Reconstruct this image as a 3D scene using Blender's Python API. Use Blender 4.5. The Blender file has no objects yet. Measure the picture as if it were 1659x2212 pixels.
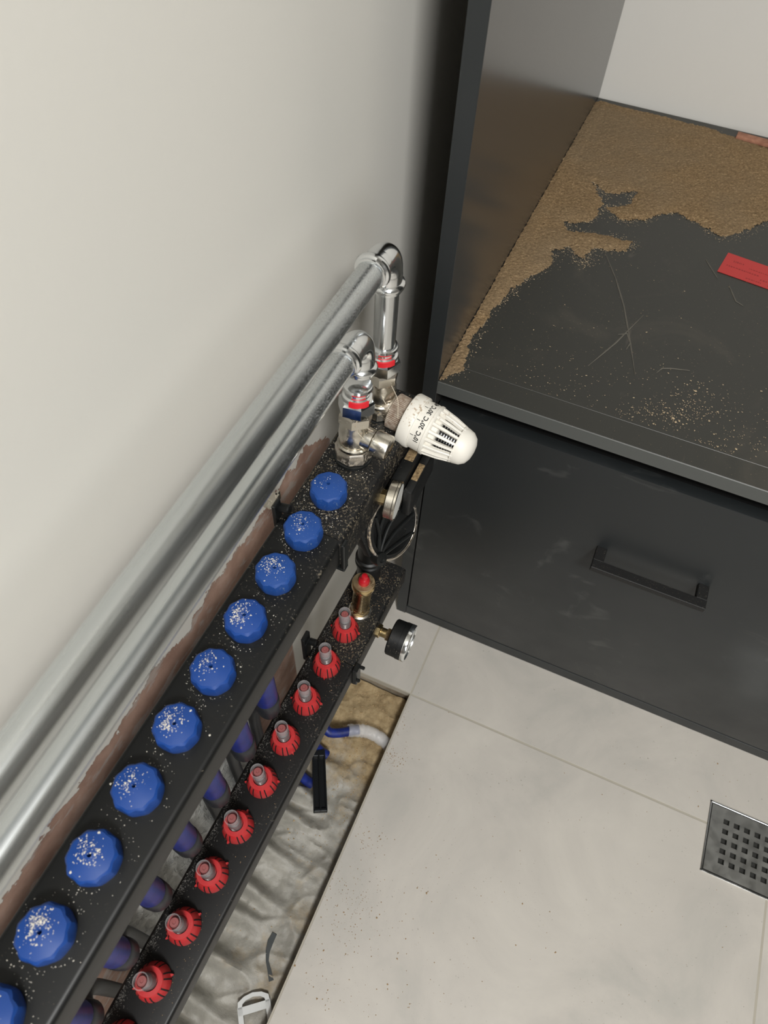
import bpy, bmesh, math, random
from mathutils import Vector, Matrix, noise
C = bpy.context
SC = C.scene
R = math.radians
PI = math.pi

# ------------------------------------------------------------------ camera, light, exposure
cd = bpy.data.cameras.new('camera')
cam = bpy.data.objects.new('camera', cd)
SC.collection.objects.link(cam)
cam.location = (0.2607, -0.4214, 1.1580)
cam.rotation_euler = (R(35.359), R(-2.315), R(23.670))
cd.sensor_fit = 'VERTICAL'
cd.sensor_height = 36
cd.sensor_width = 27
cd.lens = 1523.8 / 2212 * 36
cd.clip_start = 0.02
cd.clip_end = 30
cd.dof.use_dof = True
cd.dof.focus_distance = 0.80
cd.dof.aperture_fstop = 9.0
SC.camera = cam

wd = bpy.data.worlds.new('world'); SC.world = wd; wd.use_nodes = True
wd.node_tree.nodes['Background'].inputs[0].default_value = (0.9, 0.93, 1, 1)
wd.node_tree.nodes['Background'].inputs[1].default_value = 0.3

def area(name, loc, target, sx, sy, power, col):
    l = bpy.data.lights.new(name, 'AREA'); l.shape = 'RECTANGLE'; l.size = sx; l.size_y = sy
    l.energy = power; l.color = col
    o = bpy.data.objects.new(name, l); SC.collection.objects.link(o)
    o.location = loc
    d = Vector(target) - Vector(loc)
    o.rotation_euler = d.to_track_quat('-Z', 'Y').to_euler()
    return o
area('ceiling_light', (0.95, -1.30, 2.40), (0.25, 0.0, 0.6), 0.4, 0.4, 55, (1.0, 0.993, 0.98))
area('room_fill', (1.6, -2.45, 1.5), (0.3, 0.3, 0.6), 0.9, 1.2, 23, (0.95, 0.98, 1.0))  # soft fill light added behind the camera, not a modelled window

SC.view_settings.view_transform = 'Standard'
SC.view_settings.look = 'None'
SC.view_settings.gamma = 1
SC.view_settings.exposure = 0.0
SC.view_settings.use_curve_mapping = False

# ------------------------------------------------------------------ materials
def srgb(r, g, b):
    f = lambda c: (c / 255 / 12.92) if c / 255 <= 0.04045 else ((c / 255 + 0.055) / 1.055) ** 2.4
    return (f(r), f(g), f(b), 1)

def mat(name, col, rough=0.5, metal=0.0, spec=0.5, **kw):
    m = bpy.data.materials.new(name); m.use_nodes = True
    nt = m.node_tree; b = nt.nodes['Principled BSDF']
    b.inputs['Base Color'].default_value = col
    b.inputs['Roughness'].default_value = rough
    b.inputs['Metallic'].default_value = metal
    b.inputs['Specular IOR Level'].default_value = spec
    for k, v in kw.items():
        b.inputs[k.replace('_', ' ')].default_value = v
    return m

class NT:
    def __init__(s, m):
        s.nt = m.node_tree; s.b = s.nt.nodes['Principled BSDF']
        s.tc = s.nt.nodes.new('ShaderNodeTexCoord')
    def n(s, t, **kw):
        x = s.nt.nodes.new(t)
        for k, v in kw.items(): setattr(x, k, v)
        return x
    def l(s, a, b): s.nt.links.new(a, b)
    def vec(s, scale=(1, 1, 1), coord='Object', rot=(0, 0, 0)):
        mp = s.n('ShaderNodeMapping'); mp.inputs['Scale'].default_value = scale; mp.inputs['Rotation'].default_value = rot
        s.l(s.tc.outputs[coord], mp.inputs['Vector']); return mp.outputs[0]
    def noise(s, scale, detail=4, rough=0.55, vec=None, dist=0):
        x = s.n('ShaderNodeTexNoise'); x.inputs['Scale'].default_value = scale
        x.inputs['Detail'].default_value = detail; x.inputs['Roughness'].default_value = rough
        x.inputs['Distortion'].default_value = dist
        s.l(vec if vec is not None else s.tc.outputs['Object'], x.inputs['Vector']); return x.outputs['Fac']
    def ramp(s, fac, stops):
        r = s.n('ShaderNodeValToRGB'); e = r.color_ramp.elements
        while len(e) < len(stops): e.new(0.5)
        for i, (p, c) in enumerate(stops):
            e[i].position = p; e[i].color = c if len(c) == 4 else (*c, 1)
        s.l(fac, r.inputs[0]); return r.outputs[0]
    def mix(s, fac, a, b):
        x = s.n('ShaderNodeMix', data_type='RGBA')
        for sock, v in ((x.inputs['Factor'], fac), (x.inputs['A'], a), (x.inputs['B'], b)):
            pass
        def put(sock, v):
            if isinstance(v, (tuple, list)): sock.default_value = v
            elif isinstance(v, (int, float)): sock.default_value = v
            else: s.l(v, sock)
        put(x.inputs[0], fac); put(x.inputs[6], a); put(x.inputs[7], b)
        return x.outputs[2]
    def math(s, op, a, b=0.0, clamp=False):
        x = s.n('ShaderNodeMath', operation=op); x.use_clamp = clamp
        for i, v in enumerate((a, b)):
            if isinstance(v, (int, float)): x.inputs[i].default_value = v
            else: s.l(v, x.inputs[i])
        return x.outputs[0]
    def col(s, c): s.l(c, s.b.inputs['Base Color'])
    def rough(s, c): s.l(c, s.b.inputs['Roughness'])
    def bump(s, h, strength=0.3, dist=0.001):
        x = s.n('ShaderNodeBump'); x.inputs['Strength'].default_value = strength; x.inputs['Distance'].default_value = dist
        s.l(h, x.inputs['Height']); s.l(x.outputs[0], s.b.inputs['Normal'])
    def xyz(s, coord='Object'):
        x = s.n('ShaderNodeSeparateXYZ'); s.l(s.tc.outputs[coord], x.inputs[0]); return x.outputs
    def maprange(s, v, a, b, c=0.0, d=1.0):
        x = s.n('ShaderNodeMapRange'); s.l(v, x.inputs[0])
        for i, k in enumerate((a, b, c, d)): x.inputs[i + 1].default_value = k
        return x.outputs[0]

W4 = lambda v: (v, v, v, 1)
# left wall: white paint above, bare pink plaster below a ragged paint line
M_wall = mat('painted_wall', srgb(214, 211, 203), 0.85, spec=0.3)
t = NT(M_wall); X, Y, Z = t.xyz()
n1 = t.noise(16, 6, 0.65); n2 = t.noise(70, 3, 0.6)
edge = t.math('ADD', Z, t.math('MULTIPLY', t.math('SUBTRACT', n1, 0.5), 0.09))
edge = t.math('ADD', edge, t.math('MULTIPLY', t.math('SUBTRACT', n2, 0.5), 0.02))
edge = t.math('ADD', edge, t.math('MULTIPLY', t.math('MAXIMUM', t.math('SUBTRACT', Y, 0.03), 0.0), 1.2))
painted = t.maprange(edge, 0.5615, 0.5625)
whitelow = t.math('MULTIPLY', t.maprange(Y, -0.063, -0.060), t.maprange(Z, 0.40, 0.39))
painted = t.math('MAXIMUM', painted, whitelow)
pl = t.ramp(t.noise(22, 6, 0.6), [(0.3, srgb(138, 108, 94)), (0.55, srgb(166, 136, 120)), (0.75, srgb(186, 160, 146))])
pn = t.noise(34, 5, 0.7, t.vec((1, 0.5, 1.6)))
smear = t.math('MULTIPLY', t.maprange(pn, 0.54, 0.60), 0.55)
pl = t.mix(smear, pl, srgb(176, 172, 166))
wh = t.mix(t.noise(3, 3), srgb(212, 210, 202), srgb(217, 213, 204))
hair = t.noise(500, 2)
t.col(t.mix(painted, pl, wh))
t.bump(t.math('ADD', t.math('MULTIPLY', painted, 0.8), t.math('MULTIPLY', t.noise(160, 3), 0.12)), 0.5, 0.0012)

M_white = mat('white_paint', srgb(212, 209, 202), 0.8, spec=0.3)
t = NT(M_white); t.bump(t.noise(120, 3), 0.08, 0.001)
M_room = mat('dimmed_room_wall', srgb(118, 115, 110), 0.85)  # wall colour darkened to stand for the unlit room and cut bounce
M_ceil = mat('ceiling_paint', srgb(214, 212, 206), 0.9)
# floor tile, grout lines at the tile joints
M_tile = mat('floor_tile', srgb(176, 172, 162), 0.42, spec=0.4)
t = NT(M_tile); X, Y, Z = t.xyz()
def joint(v, off, size, w):
    a = t.math('ADD', v, -off + size * 20)
    a = t.math('MODULO', a, size)
    a = t.math('MINIMUM', a, t.math('SUBTRACT', size, a))
    return t.maprange(a, w * 0.5, w * 0.5 + 0.0006, 1, 0)
jx = joint(X, 0.1672, 0.6, 0.0026); jy = joint(Y, 0.0212, 0.6, 0.0030)
j = t.math('MAXIMUM', jx, jy)
cl = t.ramp(t.noise(5.5, 6, 0.62, dist=0.6), [(0.3, srgb(172, 169, 162)), (0.5, srgb(186, 181, 173)), (0.72, srgb(196, 191, 182))])
sp = t.ramp(t.noise(260, 2, 0.5), [(0.69, W4(0)), (0.73, W4(1))])
spm = t.math('MULTIPLY', sp, t.maprange(t.noise(9, 3), 0.45, 0.62))
cl = t.mix(t.math('MULTIPLY', spm, 0.55), cl, srgb(96, 84, 70))
t.col(t.mix(j, cl, srgb(170, 164, 151)))
t.rough(t.mix(j, t.ramp(t.noise(8, 4), [(0.3, W4(0.38)), (0.7, W4(0.52))]), W4(0.9)))
t.bump(t.math('SUBTRACT', t.math('MULTIPLY', t.noise(60, 3), 0.05), j), 0.4, 0.001)

M_concrete = mat('raw_screed', srgb(150, 140, 124), 0.95)
t = NT(M_concrete); t.col(t.ramp(t.noise(30, 6), [(0.3, srgb(120, 108, 90)), (0.7, srgb(168, 156, 136))])); t.bump(t.noise(90, 5), 0.6, 0.003)

# dusty sheet over the pipes
M_sheet = mat('dusty_sheet', srgb(158, 154, 144), 0.5, spec=0.5)
t = NT(M_sheet); X, Y, Z = t.xyz()
base = t.ramp(t.noise(28, 7, 0.65, dist=0.4), [(0.25, srgb(120, 117, 109)), (0.5, srgb(146, 143, 134)), (0.75, srgb(166, 162, 152))])
dirt = t.ramp(t.noise(60, 7, 0.7), [(0.25, srgb(112, 92, 62)), (0.5, srgb(154, 134, 100)), (0.78, srgb(192, 172, 134))])
amt = t.math('ADD', t.maprange(Y, -0.20, -0.02, 0.0, 0.75), t.math('SUBTRACT', t.math('MULTIPLY', t.noise(20, 5, 0.7), 1.2), 0.5))
amt = t.math('ADD', amt, t.maprange(X, 0.10, 0.17, -0.05, 0.12))
t.col(t.mix(t.maprange(amt, 0.15, 0.55), base, dirt))
t.rough(t.maprange(amt, 0.2, 0.5, 0.42, 0.9))
t.bump(t.noise(120, 6, 0.7), 0.55, 0.0022)

# cabinet
M_cab = mat('anthracite_laminate', srgb(31, 34, 35), 0.42, spec=0.5)
t = NT(M_cab)
sm = t.maprange(t.noise(14, 4, 0.6, dist=1.0), 0.62, 0.76)
t.col(t.mix(t.math('MULTIPLY', sm, 0.18), srgb(31, 34, 35), srgb(120, 120, 116)))
t.rough(t.ramp(t.noise(10, 4), [(0.3, W4(0.36)), (0.7, W4(0.48))]))
M_cabin = mat('anthracite_panel_inside', srgb(56, 55, 53), 0.22, spec=0.7)
M_shelf = mat('anthracite_shelf_board', srgb(43, 43, 39), 0.42, spec=0.5)
t = NT(M_shelf)
s1 = t.maprange(t.noise(7, 5, 0.6, dist=1.5), 0.56, 0.75)
s2 = t.maprange(t.noise(26, 4, 0.6, t.vec((1.0, 0.22, 1), rot=(0, 0, 0.5)), 1.2), 0.66, 0.74)
s3 = t.maprange(t.noise(420, 2, 0.5), 0.70, 0.74)
c = t.mix(t.math('MULTIPLY', s1, 0.22), srgb(43, 43, 39), srgb(92, 85, 74))
c = t.mix(t.math('MULTIPLY', s2, 0.22), c, srgb(128, 118, 106))
c = t.mix(t.math('MULTIPLY', s3, 0.5), c, srgb(150, 132, 100))
t.col(c)
M_edge = mat('lightened_edge_band', srgb(74, 76, 74), 0.45)  # base colour lightened to carry reflections along the shelf's front edge
M_black = mat('matt_black_metal', srgb(9, 9, 9), 0.6)
t = NT(M_black); t.col(t.mix(t.math('MULTIPLY', t.maprange(t.noise(700, 2), 0.66, 0.72), 0.5), srgb(9, 9, 9), srgb(120, 112, 98)))
M_gap = mat('gap_shade', srgb(12, 12, 12), 0.9)
M_saw = mat('sawdust', srgb(138, 114, 84), 0.95, spec=0.1)
t = NT(M_saw)
c = t.ramp(t.noise(330, 5, 0.75), [(0.28, srgb(82, 66, 46)), (0.46, srgb(128, 106, 78)), (0.60, srgb(148, 124, 92)), (0.70, srgb(200, 176, 140))])
c2 = t.mix(t.maprange(t.noise(6, 3), 0.4, 0.62), c, srgb(126, 112, 92))
t.col(t.mix(0.45, c, c2)); t.bump(t.noise(420, 4, 0.7), 0.9, 0.002)
M_brick = mat('reddish_wood_offcut', srgb(150, 100, 78), 0.85)
t = NT(M_brick); t.col(t.ramp(t.noise(90, 4), [(0.3, srgb(126, 82, 62)), (0.7, srgb(170, 122, 98))]))
M_tape = mat('red_label', srgb(176, 46, 44), 0.55)
M_tapeink = mat('red_label_ink', srgb(140, 30, 32), 0.6)
# metals
def metal(name, c, r, dust=0.0, dustcol=srgb(150, 135, 112), streak=False, bump=0.0):
    m = mat(name, c, r, 1.0); t = NT(m)
    rr = t.ramp(t.noise(60, 4), [(0.3, W4(max(0.02, r - 0.06))), (0.7, W4(r + 0.1))])
    if streak:
        rr = t.ramp(t.noise(120, 4, 0.6, t.vec((1, 0.04, 1))), [(0.3, W4(r - 0.08)), (0.7, W4(r + 0.12))])
    if dust > 0:
        d = t.maprange(t.noise(220, 4, 0.7), 0.72 - dust * 0.3, 0.76 - dust * 0.3)
        d = t.math('MULTIPLY', d, t.maprange(t.noise(18, 3), 0.35, 0.6))
        t.l(t.math('SUBTRACT', 1.0, t.math('MULTIPLY', d, 0.9)), t.b.inputs['Metallic'])
        t.col(t.mix(d, c, dustcol)); rr = t.mix(d, rr, W4(0.9))
    t.rough(rr)
    if bump: t.bump(t.noise(300, 3), bump, 0.0006)
    return m
M_galv = metal('zinc_plated_steel', (0.62, 0.65, 0.66, 1), 0.26, 0.0, streak=True)
# pipe dust is heavier next to the elbows
t = NT(M_galv); X, Y, Z = t.xyz()
d = t.math('MULTIPLY', t.maprange(t.noise(760, 4, 0.75), 0.50, 0.56), t.maprange(Y, -0.17, -0.02, 0.0, 0.75))
d = t.math('MULTIPLY', d, t.maprange(t.noise(22, 3), 0.3, 0.55))
t.col(t.mix(d, (0.62, 0.65, 0.66, 1), srgb(96, 90, 78)))
t.l(t.math('SUBTRACT', 1.0, t.math('MULTIPLY', d, 0.85)), t.b.inputs['Metallic'])
M_riser = metal('clean_zinc_steel', (0.70, 0.72, 0.73, 1), 0.17, 0.0)
M_chrome = metal('bright_zinc_fitting', (0.82, 0.84, 0.85, 1), 0.13, 0.0)
M_nickel = metal('nickel_brass', (0.70, 0.66, 0.58, 1), 0.20, 0.35)
M_nickeld = metal('dusty_nickel', (0.66, 0.60, 0.52, 1), 0.30, 0.7)
M_brass = metal('brass', (0.62, 0.47, 0.24, 1), 0.24, 0.25)
M_brassd = metal('dusty_brass', (0.50, 0.38, 0.22, 1), 0.45, 1.0, srgb(140, 118, 92))
M_knurl = mat('dusty_knurled_ring', srgb(150, 134, 118), 0.6, 0.35)
t = NT(M_knurl); t.col(t.ramp(t.noise(200, 4), [(0.35, srgb(128, 108, 92)), (0.65, srgb(168, 156, 142))]))
M_steel = metal('brushed_stainless', (0.42, 0.42, 0.40, 1), 0.38, 0.1)
M_steel_edge = metal('polished_steel_edge', (0.85, 0.85, 0.83, 1), 0.15)
# plastics
def dusty(name, c, rough, dc, base=0.0, ygrad=None, spec=0.4, sc=420, cs=34):
    m = mat(name, c, rough, 0, spec); t = NT(m); X, Y, Z = t.xyz()
    n = t.noise(sc, 3, 0.7)
    th = t.noise(cs, 4, 0.65)
    v = t.math('ADD', n, t.math('MULTIPLY', t.math('SUBTRACT', th, 0.5), 0.5))
    if ygrad: v = t.math('ADD', v, t.maprange(Y, ygrad[0], ygrad[1], 0.0, ygrad[2]))
    v = t.math('ADD', v, base)
    d = t.maprange(v, 0.66, 0.76)
    t.col(t.mix(d, c, dc)); t.rough(t.maprange(d, 0, 1, rough, 0.9)); t.bump(d, 0.4, 0.0008)
    return m
M_rail = dusty('black_manifold_plastic', srgb(15, 16, 16), 0.42, srgb(108, 100, 86), -0.05, (-0.28, 0.02, 0.13))
M_rail_end = dusty('dusty_black_end_block', srgb(17, 17, 17), 0.5, srgb(112, 102, 84), 0.10)
M_rail2 = dusty('black_supply_rail_plastic', srgb(15, 15, 15), 0.42, srgb(90, 84, 76), 0.0, (-0.30, 0.0, 0.08))
M_blk = dusty('dusty_black_plastic', srgb(20, 21, 21), 0.45, srgb(92, 86, 74), 0.0)
M_blkclean = mat('black_plastic', srgb(20, 22, 22), 0.35)
M_grime = mat('dust_filled_pocket', srgb(134, 112, 80), 0.95)
t = NT(M_grime); t.col(t.ramp(t.noise(380, 4, .7), [(0.35, srgb(84, 66, 44)), (0.6, srgb(144, 122, 88)), (0.75, srgb(180, 160, 124))]))
M_blue = dusty('blue_cap_plastic', srgb(20, 62, 132), 0.42, srgb(100, 122, 152), -0.10, (-0.1, 0.1, 0.0), 0.5, 500, 60)
M_blue_dusty = dusty('dusty_blue_cap_plastic', srgb(26, 66, 132), 0.5, srgb(92, 114, 146), 0.03, None, 0.4, 520, 60)
M_hole = mat('hole_shadow', srgb(12, 22, 48), 0.8)
M_red = mat('red_meter_plastic', srgb(178, 38, 41), 0.42)
t = NT(M_red); t.col(t.mix(t.maprange(t.noise(90, 4), 0.45, 0.75), srgb(178, 38, 41), srgb(170, 58, 56)))
M_redcap = mat('red_vent_cap_plastic', srgb(178, 22, 34), 0.35)
M_slot = mat('meter_slot', srgb(24, 12, 12), 0.7)
M_glass = mat('clear_gauge_tube', (0.9, 0.88, 0.88, 1), 0.08, 0, 1.0, Alpha=0.17)
M_core = mat('meter_core', srgb(92, 40, 40), 0.5)
M_corelow = mat('meter_core_dark', srgb(24, 20, 20), 0.5)
M_coretop = mat('meter_core_top', srgb(140, 78, 76), 0.5)
M_print = mat('white_print', srgb(235, 235, 232), 0.5)
M_bluepipe = mat('blue_pipe_plastic', srgb(26, 42, 112), 0.42)
t = NT(M_bluepipe); t.col(t.ramp(t.noise(60, 4), [(0.3, srgb(12, 24, 80)), (0.7, srgb(26, 46, 128))]))
M_sleeve = mat('pipe_nut_black', srgb(30, 33, 38), 0.45)
M_film = mat('clear_film', (0.88, 0.89, 0.9, 1), 0.3, 0, 0.5, Alpha=0.30)
M_foil = mat('crumpled_white_film', srgb(190, 190, 186), 0.4)
t = NT(M_foil); t.bump(t.noise(60, 5, 0.6, dist=2.0), 1.0, 0.006)
M_thermo = mat('white_head_plastic', srgb(222, 218, 208), 0.42)
t = NT(M_thermo); X, Y, Z = t.xyz('Object')
d = t.math('ADD', t.noise(260, 4, 0.7), t.math('MULTIPLY', t.math('SUBTRACT', t.noise(60, 3), 0.5), 0.7))
d = t.math('ADD', d, t.maprange(Z, 0.004, 0.028, -0.30, 0.08))
d = t.math('ADD', d, t.maprange(X, 0.0, 0.05, 0.07, -0.08))
t.col(t.mix(t.math('MULTIPLY', t.maprange(d, 0.58, 0.66), 0.8), srgb(222, 218, 208), srgb(158, 134, 104)))
M_inner = mat('head_inner_black', srgb(16, 16, 18), 0.4)
M_ink = mat('black_print', srgb(18, 18, 18), 0.6)
M_redlabel = mat('red_press_label', srgb(206, 26, 38), 0.5)
M_chip = mat('plaster_chips', srgb(214, 208, 194), 0.9)
M_crumb = mat('brown_crumbs', srgb(150, 124, 90), 0.9)
M_crumbd = mat('dark_crumbs', srgb(78, 66, 54), 0.9)
M_grey_plastic = mat('translucent_white_plastic', srgb(206, 208, 206), 0.4)
M_dial = mat('gauge_dial', srgb(225, 225, 220), 0.4)

# ------------------------------------------------------------------ mesh helpers
class MB:
    def __init__(s): s.bm = bmesh.new()
    def box(s, lo, hi, bevel=0.0, seg=2, mtx=None):
        g = bmesh.ops.create_cube(s.bm, size=1)
        vs = g['verts']
        lo = Vector(lo); hi = Vector(hi); c = (lo + hi) / 2; d = hi - lo
        for v in vs: v.co = Vector((v.co.x * d.x, v.co.y * d.y, v.co.z * d.z)) + c
        if bevel > 0:
            es = list({e for v in vs for e in v.link_edges})
            r = bmesh.ops.bevel(s.bm, geom=es, offset=bevel, segments=seg, affect='EDGES', profile=0.5)
            vs = list({v for f in r['faces'] for v in f.verts} | {v for v in vs if v.is_valid})
        if mtx is not None:
            for v in vs: v.co = mtx @ v.co
        return vs
    def rev(s, prof, seg=32, origin=(0, 0, 0), axis=(0, 0, 1), cap=True, poly=None, phase=0.0):
        """revolve [(r, h), ...] about axis; poly=n gives an n-sided ring"""
        n = poly or seg
        q = Vector((0, 0, 1)).rotation_difference(Vector(axis).normalized()).to_matrix()
        o = Vector(origin); rings = []
        for r, h in prof:
            rings.append([s.bm.verts.new(o + q @ Vector((r * math.cos(2 * PI * i / n + phase), r * math.sin(2 * PI * i / n + phase), h))) for i in range(n)])
        for a, b in zip(rings, rings[1:]):
            for i in range(n):
                s.bm.faces.new((a[i], a[(i + 1) % n], b[(i + 1) % n], b[i]))
        if cap:
            s.bm.faces.new(list(reversed(rings[0]))); s.bm.faces.new(rings[-1])
        return rings
    def tube(s, pts, r, seg=20, cap=True):
        pts = [Vector(p) for p in pts]
        rs = r if isinstance(r, (list, tuple)) else [r] * len(pts)
        rings = []; up = None
        for i, p in enumerate(pts):
            d = (pts[min(i + 1, len(pts) - 1)] - pts[max(i - 1, 0)]).normalized()
            if up is None: up = d.orthogonal().normalized()
            up = (up - d * up.dot(d)).normalized(); w = d.cross(up)
            rings.append([s.bm.verts.new(p + (up * math.cos(2 * PI * k / seg) + w * math.sin(2 * PI * k / seg)) * rs[i]) for k in range(seg)])
        for a, b in zip(rings, rings[1:]):
            for i in range(seg): s.bm.faces.new((a[i], a[(i + 1) % seg], b[(i + 1) % seg], b[i]))
        if cap: s.bm.faces.new(list(reversed(rings[0]))); s.bm.faces.new(rings[-1])
    def prism(s, outline, z0, z1, mtx=None):
        a = [s.bm.verts.new(Vector((x, y, z0))) for x, y in outline]
        b = [s.bm.verts.new(Vector((x, y, z1))) for x, y in outline]
        if mtx is not None:
            for v in a + b: v.co = mtx @ v.co
        n = len(a)
        s.bm.faces.new(list(reversed(a))); s.bm.faces.new(b)
        for i in range(n): s.bm.faces.new((a[i], a[(i + 1) % n], b[(i + 1) % n], b[i]))
    def build(s, name, m, parent=None, smooth=35, loc=None, rot=None):
        bmesh.ops.recalc_face_normals(s.bm, faces=s.bm.faces)
        me = bpy.data.meshes.new(name); s.bm.to_mesh(me); s.bm.free()
        if smooth:
            me.shade_smooth(); me.set_sharp_from_angle(angle=R(smooth))
        me.materials.append(m)
        o = bpy.data.objects.new(name, me); SC.collection.objects.link(o)
        if parent: o.parent = parent
        if loc: o.location = loc
        if rot: o.rotation_euler = rot
        return o

def tag(o, label=None, cat=None, group=None, kind=None):
    if label: o['label'] = label
    if cat: o['category'] = cat
    if group: o['group'] = group
    if kind: o['kind'] = kind
    return o
def empty(name, loc=(0, 0, 0), rot=(0, 0, 0)):
    o = bpy.data.objects.new(name, None); SC.collection.objects.link(o)
    o.location = loc; o.rotation_euler = rot; o.empty_display_size = 0.02
    return o
def struct(o): o['kind'] = 'structure'; return o
def one(name, m, fn, parent=None, smooth=35, **kw):
    b = MB(); fn(b); return b.build(name, m, parent, smooth, **kw)

# ------------------------------------------------------------------ room shell
XT, YT = 0.1662, 0.0212          # corner of the floor slot
struct(one('wall_left', M_wall, lambda b: b.box((-0.12, -2.6, -0.12), (0, 0.958, 2.5)), smooth=0))
struct(one('wall_back', M_white, lambda b: b.box((-0.12, 0.958, -0.12), (2.6, 1.08, 2.5)), smooth=0))
struct(one('wall_right', M_room, lambda b: b.box((2.5, -2.6, -0.12), (2.6, 0.958, 2.5)), smooth=0))
struct(one('wall_front', M_room, lambda b: b.box((-0.12, -2.7, -0.12), (2.6, -2.6, 2.5)), smooth=0))
struct(one('ceiling', M_ceil, lambda b: b.box((-0.12, -2.7, 2.5), (2.6, 1.08, 2.6)), smooth=0))
def floor(b):
    dx0, dx1, dy0, dy1 = .6690, .7790, -.0510, .0590      # opening for the drain
    b.box((XT, -2.6, -0.014), (2.5, dy0, 0.0))
    b.box((XT, dy0, -0.014), (dx0, YT, 0.0)); b.box((dx1, dy0, -0.014), (2.5, YT, 0.0))
    b.box((0.0, YT, -0.014), (dx0, dy1, 0.0)); b.box((dx1, YT, -0.014), (2.5, dy1, 0.0))
    b.box((0.0, dy1, -0.014), (2.5, 0.958, 0.0))
    b.box((0.0, -2.6, -0.014), (XT, -0.75, 0.0))
o = struct(one('floor', M_tile, floor, smooth=0))
struct(one('floor', M_concrete, lambda b: (b.box((0.0, -2.6, -0.12), (2.5, 0.958, -0.044)), b.box((XT + 0.003, -2.6, -0.044), (2.5, 0.958, -0.0142)), b.box((0, YT + 0.003, -0.044), (XT + 0.003, 0.958, -0.0142))), smooth=0))

# plastic sheeting over the pipes in the slot
def sheet_h(x, y):
    h = -0.032
    for k in range(-1, 13):
        yk = -0.085 - 0.05 * k + 0.006 * math.sin(k * 2.3)
        yc = yk - 0.14 * (x - 0.03) * (0.5 + 0.5 * math.sin(k * 1.7))
        amp = 0.056 * math.exp(-(max(0, x - 0.02) / (0.062 + 0.016 * math.sin(k * 3.1))) ** 2)
        if k < 0: amp *= 0.3
        h += amp * math.exp(-((y - yc) / 0.0115) ** 2)
    p = Vector((x * 26, y * 22, 0.3))
    h += 0.0045 * noise.noise(p) + 0.0022 * noise.noise(p * 2.7)
    rid = 1 - abs(noise.noise(Vector((x * 15 + y * 12, y * 30 - x * 8, 2.2))))
    h += 0.004 * rid ** 8
    h += 0.0008 * noise.noise(p * 9)
    e = max(0, 1 - (XT - x) / 0.012)
    return h - 0.002 * e
def sheet(b):
    nx, ny = 70, 260
    g = [[None] * (ny + 1) for _ in range(nx + 1)]
    for i in range(nx + 1):
        for jx_ in range(ny + 1):
            x = 0.001 + (XT - 0.001) * i / nx; y = -0.74 + (YT + 0.739) * jx_ / ny
            g[i][jx_] = b.bm.verts.new((x, y, sheet_h(x, y)))
    for i in range(nx):
        for jx_ in range(ny):
            b.bm.faces.new((g[i][jx_], g[i + 1][jx_], g[i + 1][jx_ + 1], g[i][jx_ + 1]))
tag(one('plastic_sheet', M_sheet, sheet, smooth=60), 'dusty grey plastic sheeting bunched over pipes in the floor slot', 'plastic sheet')

# ------------------------------------------------------------------ cabinet
CX0, CX1, CY, CYB = 0.0828, 0.0995, 0.1609, 0.955
ZS0, ZS1 = 0.5622, 0.5812
CR = 1.15
cab = tag(empty('tall_cabinet', (CX0, CY, 0)), 'tall anthracite cabinet with dusty open shelf above one deep drawer', 'cabinet')
def P(b_fn, name, m, par=cab, label=None, smooth=35):
    o = one(name, m, b_fn, par, smooth); o.location = -Vector((CX0, CY, 0)) if par is cab else (0, 0, 0)
    if label: o['label'] = label
    return o
P(lambda b: b.box((CX0, CY, 0), (CX1, CYB, 2.3), 0.0006, 1), 'side_panel', M_cabin)
P(lambda b: b.box((CR, CY, 0), (CR + 0.017, CYB, 2.3), 0.0006, 1), 'side_panel', M_cab)
P(lambda b: b.box((CX0 - 0.0006, CY - 0.0012, 0), (CX1 + 0.0002, CY - 0.0002, 2.3), 0.0003, 1), 'edge_band', M_cab)
P(lambda b: (b.box((CX1, CY + 0.034, ZS0), (CR, CYB - 0.006, ZS1 - 0.0006), 0.0004, 1), b.box((CX1, CY, ZS0), (CR, CY + 0.034, ZS1 - 0.0004), 0.0005, 1)), 'shelf', M_shelf)
P(lambda b: b.box((CX1, CY - 0.0012, ZS0), (CR, CY - 0.0001, ZS1), 0.0004, 1), 'shelf_edge_band', M_edge)
P(lambda b: b.box((CX1, CY, 0.0), (CR, CY + 0.30, 0.0255), 0.0005, 1), 'bottom_rail', M_cab)
P(lambda b: (b.box((CX1, CY + 0.03, 0.0255), (CR, CY + 0.034, 0.560)),), 'gap_shade_sheet', M_gap)  # near-black sheet stands in for the shade behind the drawer gap
dr = P(lambda b: b.box((CX1 + 0.0022, CY - 0.0004, 0.0290), (CR - 0.0022, CY + 0.017, 0.5362), 0.0008, 2), 'drawer', M_cab)
def handle(b):
    x0, x1, yf, z0, z1 = 0.3452, 0.4912, 0.1255, 0.3815, 0.3905
    b.box((x0, yf, z0), (x1, yf + 0.0135, z1), 0.0006, 1)
    b.box((x0, yf + 0.0130, z0), (x0 + 0.0135, CY, z1), 0.0006, 1)
    b.box((x1 - 0.0135, yf + 0.0130, z0), (x1, CY, z1), 0.0006, 1)
one('handle', M_black, handle, dr)

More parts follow.
